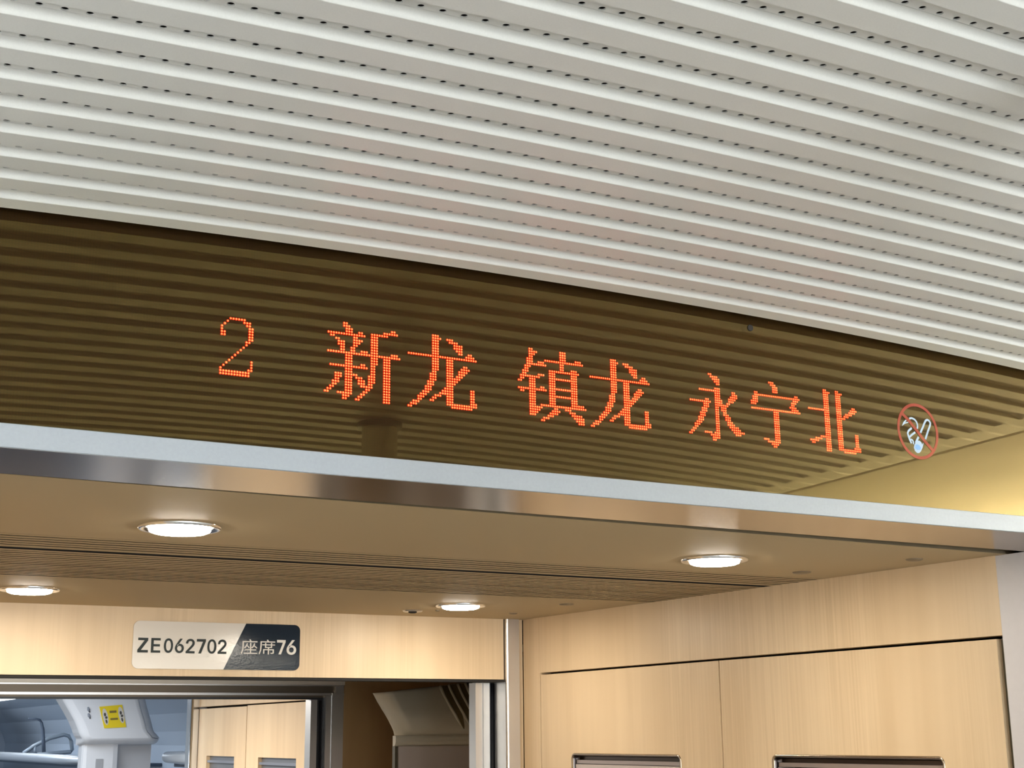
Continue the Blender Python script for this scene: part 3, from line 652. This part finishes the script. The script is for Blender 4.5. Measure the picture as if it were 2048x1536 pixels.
# luggage racks
rack_blue = mat('rack_tray', (.045, .07, .11), .3)
rack_grey = mat('rack_bracket', (.34, .39, .44), .35, .3)
rail_silver = mat('rack_rail', (.74, .78, .82), .3, .6)
def rack(label, x, y0, y1, z, taper_at, brackets):
    t = thing('luggage_rack', label, 'luggage rack', (x, (y0+y1)/2, Z(z)), 'luggage racks in the next car')
    mb = MB(); mb.tube([(x+.16, taper_at[0], Z(z)), (x+.05, taper_at[1], Z(z)), (x+.005, taper_at[2], Z(z)), (x, taper_at[3], Z(z)), (x, taper_at[4], Z(z))], [.010, .020, .027, .030, .030], 12); mb.build('front_rail', rail_silver, t)
    mb = MB(); mb.box(x+.02, 2.455, y0, y1, Z(z-.045), Z(z-.025)); mb.build('tray', rack_blue, t)
    for by in brackets:
        pts = [(x+.01, by, Z(z+.025)), (x+.08, by, Z(z+.075)), (x+.18, by, Z(z+.125)), (x+.28, by, Z(z+.150)), (x+.315, by, Z(z+.140)), (x+.335, by, Z(z+.10)), (x+.345, by, Z(z+.045)), (x+.335, by, Z(z+.030)), (x+.2, by, Z(z+.022)), (x+.09, by, Z(z+.012))]
        mb = MB(); mb.tube(pts, .014, 8); mb.tube([(x+.09, by, Z(z+.008)), (x+.085, by, Z(z+.078))], .013, 8); mb.build('bracket', rack_grey, t)
    return t
rack('far luggage rack with a bright front rail, left of the white pillar', 1.98, 8.75, 13.5, -.140, (8.72, 8.78, 8.95, 9.3, 13.5), (8.9, 10.6))
rack('near luggage rack end between the white pillar and the closets of the next car', 2.00, 5.96, 6.98, -.105, (7.30, 7.22, 7.05, 6.8, 5.96), (6.75,))

# seams of the far rack compartment panel and of the saloon wall, and a round cover
mb = MB(); mb.tube([(1.7400, 9.19, Z(.1075)), (1.7941, 9.19, Z(.1037)), (1.8100, 9.19, Z(.0960)), (1.8200, 9.19, Z(.0800)), (1.8310, 9.19, Z(.0436)), (1.8378, 9.19, Z(-.0132)), (1.8463, 9.19, Z(-.0936))], [.004, .006, .008, .009, .010, .011, .012], 8)
tag(mb.build('rack_divider', mat('divider_blue', (.10, .13, .18), .5)), 'dark curved divider edge above the far luggage rack', 'divider', None)

# ------------------------------------------------------------------ passenger display behind tinted glass
TH = math.radians(.6); YG = 1.383                   # the glass leans by 0.6 degrees
gy = lambda z, off=0.0: YG+off-(.5-z)*math.tan(TH)  # front face of the glass at height z (relative to the eye)
glass = bpy.data.materials.new('tinted_glass'); glass.use_nodes = True
nt = glass.node_tree; nt.nodes.clear()
gl = nt.nodes.new('ShaderNodeBsdfGlossy'); gl.inputs['Color'].default_value = (1.0, .79, .27, 1); gl.inputs['Roughness'].default_value = 0.0
tr = nt.nodes.new('ShaderNodeBsdfTransparent'); tr.inputs['Color'].default_value = (.80, .62, .42, 1)
lw = nt.nodes.new('ShaderNodeLayerWeight'); lw.inputs['Blend'].default_value = .5
pw = nt.nodes.new('ShaderNodeMath'); pw.operation = 'POWER'; pw.inputs[1].default_value = 1.35
ma = nt.nodes.new('ShaderNodeMath'); ma.operation = 'MULTIPLY_ADD'; ma.inputs[1].default_value = .80; ma.inputs[2].default_value = .034
mx = nt.nodes.new('ShaderNodeMixShader'); out = nt.nodes.new('ShaderNodeOutputMaterial')
nt.links.new(lw.outputs['Facing'], pw.inputs[0]); nt.links.new(pw.outputs[0], ma.inputs[0]); nt.links.new(ma.outputs[0], mx.inputs[0])
tint = nt.nodes.new('ShaderNodeMix'); tint.data_type = 'RGBA'
tint.inputs['A'].default_value = (1.0, .74, .20, 1); tint.inputs['B'].default_value = (1.0, .86, .66, 1)
nt.links.new(lw.outputs['Facing'], tint.inputs['Factor']); nt.links.new(tint.outputs['Result'], gl.inputs['Color'])
nt.links.new(tr.outputs[0], mx.inputs[1]); nt.links.new(gl.outputs[0], mx.inputs[2]); nt.links.new(mx.outputs[0], out.inputs[0])
clear = bpy.data.materials.new('clear_back'); clear.use_nodes = True
nt = clear.node_tree; nt.nodes.clear()
tr = nt.nodes.new('ShaderNodeBsdfTransparent'); tr.inputs['Color'].default_value = (1, 1, 1, 1); out = nt.nodes.new('ShaderNodeOutputMaterial'); nt.links.new(tr.outputs[0], out.inputs[0])

P = .003037; LX0, LZ0 = .5486, .4393                 # dot pitch, and the first dot of the first big character
t = thing('led_display', 'passenger information display with red dot characters behind brown tinted glass', 'display', (.94, 1.39, Z(.2868)))
mb = MB()
ga, gb = .2872, .545
p = [mb.vert(q) for q in ((-.55, gy(ga), Z(ga)), (2.43, gy(ga), Z(ga)), (2.43, gy(gb), Z(gb)), (-.55, gy(gb), Z(gb)),
     (-.55, gy(ga)+.004, Z(ga)), (2.43, gy(ga)+.004, Z(ga)), (2.43, gy(gb)+.004, Z(gb)), (-.55, gy(gb)+.004, Z(gb)))]
mb.face([p[i] for i in (0, 1, 2, 3)], 0)
for q in ((7, 6, 5, 4), (0, 4, 5, 1), (1, 5, 6, 2), (2, 6, 7, 3), (3, 7, 4, 0)): mb.face([p[i] for i in q], 1)
mb.build('glass_panel', [glass, clear], t)
# dot matrix board with its unlit lenses
board = bpy.data.materials.new('matrix_board'); board.use_nodes = True
nt = board.node_tree; bs = nt.nodes['Principled BSDF']; bs.inputs['Roughness'].default_value = .55
geo = nt.nodes.new('ShaderNodeNewGeometry'); sp = nt.nodes.new('ShaderNodeSeparateXYZ'); nt.links.new(geo.outputs['Position'], sp.inputs[0])
def cell(sock, o0):
    a = nt.nodes.new('ShaderNodeMath'); a.operation = 'SUBTRACT'; a.inputs[1].default_value = o0; nt.links.new(sock, a.inputs[0])
    b = nt.nodes.new('ShaderNodeMath'); b.operation = 'DIVIDE'; b.inputs[1].default_value = P; nt.links.new(a.outputs[0], b.inputs[0])
    c = nt.nodes.new('ShaderNodeMath'); c.operation = 'ROUND'; nt.links.new(b.outputs[0], c.inputs[0])
    d = nt.nodes.new('ShaderNodeMath'); d.operation = 'SUBTRACT'; nt.links.new(b.outputs[0], d.inputs[0]); nt.links.new(c.outputs[0], d.inputs[1])
    e = nt.nodes.new('ShaderNodeMath'); e.operation = 'POWER'; e.inputs[1].default_value = 2; nt.links.new(d.outputs[0], e.inputs[0]); return e.outputs[0]
s = nt.nodes.new('ShaderNodeMath'); nt.links.new(cell(sp.outputs['X'], LX0), s.inputs[0]); nt.links.new(cell(sp.outputs['Z'], Z(LZ0)), s.inputs[1])
lt = nt.nodes.new('ShaderNodeMath'); lt.operation = 'LESS_THAN'; lt.inputs[1].default_value = .13; nt.links.new(s.outputs[0], lt.inputs[0])
mxc = nt.nodes.new('ShaderNodeMix'); mxc.data_type = 'RGBA'; mxc.inputs['A'].default_value = (.006, .005, .004, 1); mxc.inputs['B'].default_value = (.018, .010, .006, 1)
nt.links.new(lt.outputs[0], mxc.inputs['Factor']); nt.links.new(mxc.outputs['Result'], bs.inputs['Base Color'])
mb = MB()
zt, zb_ = .5425, .2880
xa, xb = -.53, 2.41
p = [mb.vert(q) for q in ((xa, gy(zb_, .0085), Z(zb_)), (xb, gy(zb_, .0085), Z(zb_)), (xb, gy(zt, .0085), Z(zt)), (xa, gy(zt, .0085), Z(zt)),
     (xa, gy(zb_, .02), Z(zb_)), (xb, gy(zb_, .02), Z(zb_)), (xb, gy(zt, .02), Z(zt)), (xa, gy(zt, .02), Z(zt)))]
for q in ((0, 1, 2, 3), (7, 6, 5, 4), (0, 4, 5, 1), (1, 5, 6, 2), (2, 6, 7, 3), (3, 7, 4, 0)): mb.face([p[i] for i in q])
mb.build('matrix_board', board, t)
mb = MB(); mb.box(-.55, 2.43, 1.412, 1.43, Z(.264), Z(.55)); mb.build('housing', mat('housing_black', (.03, .025, .018), .8), t)

ROWS = {
'2': "3-8|2,8-10|1,9-10|0,10-11|0,10-11|0-1,10-11|0-1,10-11|10-11|9-10|9|8|7|6|5|4|3,11|2,11|1,11|0,10-11|0-10|0-10",
'新': "7-8|7-9,26-27|8-10,23-28|8-10,13-14,18-24|1-15,18-20|2-3,11-12,18-20|4-5,11-14,18-20|5-7,11-13,18-20|5-7,11-12,18-20|6-7,10-11,18-20|6-7,10-11,14-16,18-20,26-28|1-29|8-10,18-20,23-25|8-10,18-20,23-25|8-10,18-20,23-25|8-10,14-15,18-19,23-25|2-16,18-19,23-25|8-10,18-19,23-25|8-10,18-19,23-25|4-6,8-12,17-19,23-25|4-6,8-10,12-14,17-19,23-25|4-5,8-10,13-15,17-19,23-25|3-5,8-10,13-15,17-18,23-25|3-4,8-10,14-18,23-25|2-3,8-10,16-17,23-25|1-2,8-10,15-16,23-25|0-1,5-10,14-15,23-25|7-9,13-14,23-25|7-8,12-13,23-25",
'龙': "10-12|10-13,16-18|10-12,17-20|10-12,19-22|10-12,19-22|10-12,20-22|10-12,21-22,25-26|10-12,24-27|0-28|10-12,16-18|10-12,16-18|10-12,16-18,23-24|10-12,16-18,22-25|10-12,16-18,21-24|10-11,16-18,21-23|9-11,16-18,20-22|9-11,16-21|9-11,16-20|8-10,16-19|8-10,16-18|7-9,15-18,26-27|7-9,14-18,26-27|6-8,13-18,26-27|5-7,11-13,16-18,26-27|4-6,10-11,16-18,26-27|4-5,9-10,16-18,26-28|2-4,16-28|1-3,18-26|0-1",
'镇': "5-6,19-21|5-8,19-21|5-7,19-21|5-6,19-21,26-28|4-6,12-29|4-6,9-11,19-20|4-12,19-20|3-5,19-20,24-26|3-4,14-27|2-4,14-16,24-26|2-3,9-11,14-16,24-26|1-9,14-26|1-2,5-7,14-16,24-26|0-1,5-7,14-16,24-26|5-7,14-16,24-26|5-7,10-11,14-26|0-12,14-16,24-26|1-2,5-7,14-16,24-26|5-7,14-26|5-7,14-16,24-26|5-7,14-16,24-26|5-7,14-16,24-29|5-7,10-30|5-10,16-17,21-23|5-9,15-18,23-25|5-8,14-17,24-28|5-7,13-15,25-29|11-13,26-29|10-11,27-29",
'永': "11-12|12-15|13-16|14-16|15-16||14-16|6-16,23-24|14-16,23-25|14-16,22-25|14-16,21-24|9-10,14-17,21-23|1-11,14-17,20-21|8-10,14-20|8-10,14-15,17-19|7-9,14-15,17-19|7-9,14-15,18-19|6-8,14-15,18-20|6-8,14-15,19-21|5-7,14-15,19-21|5-7,14-15,20-22|4-6,14-15,20-23|3-5,14-15,21-25|3-4,14-15,22-26|2-3,14-15,23-28|1-2,8-11,13-15,24-26|0-1,11-15|12-15|12-13",
'宁': "10-12|11-13|12-14|12-14|12-14|2-3,24-25|2-26|1-3,23-25|1-3,22-24|0-3,22-23|0-2,21-24|22-25|0-26|12-14|12-14|12-14|12-14|12-14|12-14|12-14|12-14|12-14|12-14|12-14|12-14|6-8,12-14|8-14|10-13|11-12",
'北': "9-10,16-17|9-12,16-19|9-11,16-18|9-11,16-18|9-11,16-18|9-11,16-18|9-11,16-18|9-11,16-18,25-26|9-11,16-18,24-27|0-11,16-18,23-26|9-11,16-18,21-24|9-11,16-18,20-22|9-11,16-20|9-11,16-18|9-11,16-18|9-11,16-18|9-11,16-18|9-11,16-18|9-11,16-18|9-11,16-18,26-27|9-11,16-18,26-27|6-11,16-18,26-27|3-6,9-11,16-18,26-27|0-4,9-11,16-18,26-27|1-2,9-11,16-18,26-27|9-11,16-18,25-28|9-11,16-28|9-11,19-25",
}
led_lens = emit('led_lens', (1.0, .010, .001), LENS_E)
led_core = emit('led_core', (1.0, .20, .09), CORE_E)
for ch, c0, r0 in (('2', -38.433, 4.027), ('新', 0, 0), ('龙', 32.844, .021), ('镇', 79.58, -.047), ('龙', 112.362, -.01), ('永', 160.055, .101), ('宁', 193.156, .212), ('北', 224.652, .188)):
    mb = MB()
    for r, line in enumerate(ROWS[ch].split('|')):
        for seg in filter(None, line.split(',')):
            a, b = (seg.split('-')+[seg])[:2] if '-' in seg else (seg, seg)
            for c in range(int(a), int(b)+1):
                x = LX0+(c0+c)*P; z = LZ0-(r0+r)*P; y = gy(z, .0080)
                o8 = [(math.cos(k*math.pi/4+.4), math.sin(k*math.pi/4+.4)) for k in range(8)]
                base_ = [mb.vert((x+.00125*u, y, Z(z+.00125*v))) for u, v in o8]
                mid = [mb.vert((x+.00080*u, y-.0005, Z(z+.00080*v))) for u, v in o8]
                for k in range(8): mb.face((base_[k], base_[(k+1) % 8], mid[(k+1) % 8], mid[k]), 0)
                mb.face(mid, 1)
    mb.build('led_character', [led_lens, led_core], t)
mb = MB()                                            # small round sensor window near the top edge
n = 20
zc0 = .5065
row = None
for r_, d_ in ((.0045, -.0002), (.0042, -.0012), (.0016, -.0012)):
    cur_ = [mb.vert((1.1331+r_*math.cos(2*math.pi*i/n), gy(zc0, d_), Z(zc0+r_*math.sin(2*math.pi*i/n)))) for i in range(n)]
    if row:
        for i in range(n): mb.face((row[i], row[(i+1) % n], cur_[(i+1) % n], cur_[i]))
    row = cur_
mb.face(row); mb.build('screw', dark_gap, t)

# ------------------------------------------------------------------ no smoking sticker on the glass
t = thing('no_smoking_sticker', 'no smoking sticker, red ring with a pale blue cigarette, right end of the display glass', 'sticker', (1.4166, 1.381, Z(.3596)))
def film(name, col, a):
    m = bpy.data.materials.new(name); m.use_nodes = True; nt = m.node_tree
    p_ = nt.nodes['Principled BSDF']; p_.inputs['Base Color'].default_value = (*col, 1); p_.inputs['Roughness'].default_value = .5; p_.inputs['Alpha'].default_value = a
    return m
red_film = film('red_film', (.55, .085, .05), .62); blue_film = film('pale_blue_film', (.62, .78, .95), .80); tip_film = film('blue_film', (.30, .56, .92), .85)
def ribbon(mb, pts, w_, off, closed=False):
    n = len(pts); L = []; R2 = []
    for i in range(n):
        a = pts[(i-1) % n] if closed or i > 0 else pts[i]; b = pts[(i+1) % n] if closed or i < n-1 else pts[i]
        dx, dz = b[0]-a[0], b[1]-a[1]; l = math.hypot(dx, dz) or 1
        ox, oz = -dz/l*w_/2, dx/l*w_/2
        L.append(mb.vert((pts[i][0]+ox, gy(pts[i][1], off), Z(pts[i][1]+oz)))); R2.append(mb.vert((pts[i][0]-ox, gy(pts[i][1], off), Z(pts[i][1]-oz))))
    for i in range(n if closed else n-1):
        j = (i+1) % n
        mb.face((L[i], L[j], R2[j], R2[i]))
mb = MB(); ribbon(mb, [(1.4166+.0360*math.cos(i*math.pi/32), .3958+.0372*math.sin(i*math.pi/32)) for i in range(64)], .0042, -.0004, True); mb.build('ring', red_film, t, fix=False)
mb = MB(); ribbon(mb, [(1.3890, .4186), (1.4026, .4079), (1.4148, .3959), (1.4279, .3825), (1.4420, .3705)], .0046, -.0006); mb.build('slash', red_film, t, fix=False)
mb = MB()
ribbon(mb, [(1.4022, .4122), (1.4047, .4131), (1.4072, .4135), (1.4119, .4122), (1.4152, .4092), (1.4165, .4056), (1.4166, .4027), (1.4157, .3993)], .0026, -.0003)
mb.face([mb.vert((x, gy(z, -.0003), Z(z))) for x, z in ((1.3873, .4004), (1.3930, .4041), (1.3995, .4062), (1.4002, .4076), (1.3937, .4060), (1.3970, .4092), (1.3952, .4101), (1.3903, .4060))])
ribbon(mb, [(1.4053, .3993), (1.3987, .3947), (1.3969, .3913), (1.3979, .3874), (1.3997, .3828), (1.4025, .3776)], .0030, -.0003)
ribbon(mb, [(1.4112, .3940), (1.4044, .3898), (1.3996, .3861)], .0028, -.0003); ribbon(mb, [(1.4013, .3833), (1.4050, .3822), (1.4062, .3798), (1.4061, .3767)], .0024, -.0003)
mb.build('smoke', blue_film, t, fix=False)
mb = MB()
ribbon(mb, [(1.4210, .3941), (1.4263, .4022), (1.4300, .4084), (1.4329, .4124), (1.4361, .4140), (1.4394, .4130), (1.4415, .4099), (1.4406, .4065), (1.4356, .3979), (1.4295, .3859)], .0031, -.0003)
ribbon(mb, [(1.4168, .3880), (1.4134, .3833), (1.4104, .3787)], .0034, -.0003)
tip = [(1.4071, .3755), (1.4099, .3790), (1.4137, .3823), (1.4181, .3827), (1.4213, .3804), (1.4224, .3776), (1.4245, .3807), (1.4250, .3785), (1.4224, .3732), (1.4188, .3678), (1.4151, .3651), (1.4112, .3649), (1.4076, .3675), (1.4060, .3717)]
mb.face([mb.vert((x, gy(z, -.00035), Z(z))) for x, z in tip]); mb.build('cigarette', blue_film, t, fix=False)
mb = MB(); mb.face([mb.vert((x, gy(z, -.0006), Z(z))) for x, z in ((1.4095, .3766), (1.4141, .3770), (1.4173, .3757), (1.4194, .3729), (1.4180, .3700), (1.4120, .3690), (1.4080, .3715))]); mb.build('cigarette_tip', tip_film, t, fix=False)

# ------------------------------------------------------------------ vestibule pole and cove lights, and unseen added fill lights
t = thing('grab_pole', 'upright steel grab pole of the vestibule, seen mirrored in the display glass', 'pole', (.930, .660, 0))
mb = MB(); mb.lathe([(.0295, 0), (.0295, Z(.5125))], t.location, 32); mb.build('tube', pole_metal, t)
mb = MB(); mb.lathe([(.0295, Z(.5065)), (.037, Z(.5065)), (.0375, Z(.508)), (.0375, Z(.5150))], t.location, 32); mb.build('collar', rubber, t)
def fill_strip(x0, x1, y0, y1, z, drop, label, r):
    t = thing('fill_strip', label, 'ceiling light', ((x0+x1)/2, (y0+y1)/2, Z(z)), 'added fill lights of the vestibule')
    mb = MB(); mb.box(x0, x1, y0, y1, Z(z-.012), Z(z)); mb.build('frame', steel, t)
    mb = MB()
    n = 10; a = []; b = []
    long_x = (x1-x0) > (y1-y0)
    for i in range(n+1):
        u = math.pi*i/n
        if long_x:
            yy = (y0+y1)/2-(y1-y0-.02)/2*math.cos(u); zz = z-.012-drop*math.sin(u)
            a.append(mb.vert((x0+.01, yy, Z(zz)))); b.append(mb.vert((x1-.01, yy, Z(zz))))
        else:
            xx = (x0+x1)/2-(x1-x0-.02)/2*math.cos(u); zz = z-.012-drop*math.sin(u)
            a.append(mb.vert((xx, y0+.01, Z(zz)))); b.append(mb.vert((xx, y1-.01, Z(zz))))
    for i in range(n): mb.face((a[i], a[i+1], b[i+1], b[i]), 0, True)
    mb.face(a); mb.face(b)
    mb.build('diffuser', fill_strip_white, t)
fill_strip(.10, 1.78, -1.45, -1.25, .498, .085, 'added fill strip across the ceiling behind the vestibule', 0)  # unseen strip added to light the vestibule from behind the camera
# unseen glowing panel added behind the camera to light the ceiling ridges
mb = MB(); mb.box(-.48, 2.36, -2.63, -2.62, .62, Z(.36)); struct(mb, 'fill_panel', fill_panel_glow)
mb = MB()
mb.box(-.56, -.48, -2.66, -2.60, 0, Z(.50)); mb.box(2.36, 2.44, -2.66, -2.60, 0, Z(.50)); mb.box(-.48, 2.36, -2.66, -2.60, Z(.36), Z(.50)); mb.box(-.48, 2.36, -2.66, -2.60, 0, .62)
struct(mb, 'wall_back_frame', wall_cream)
for side, nm in ((1, 'right'), (-1, 'left')):
    X_ = lambda x: CX+side*(x-CX)
    t = thing('cove_light', 'cove light in a trough along the %s wall of the vestibule' % nm, 'cove light', (X_(2.38), -.3, Z(.285)), 'cove lights of the vestibule')
    mb = MB(); pr_ = [(2.44, .285), (2.31, .285), (2.30, .305), (2.306, .305), (2.316, .291), (2.44, .291)]
    mb.prism(pr_, lambda a, b: (X_(a), -4.5, Z(b)), lambda a, b: (X_(a), 1.36, Z(b))); mb.build('trough', trim_silver, t)
    mb = MB(); mb.box(min(X_(2.345), X_(2.405)), max(X_(2.345), X_(2.405)), -4.4, 1.30, Z(.2925), Z(.300)); mb.build('diffuser', cove_white[0 if side == 1 else 1], t)
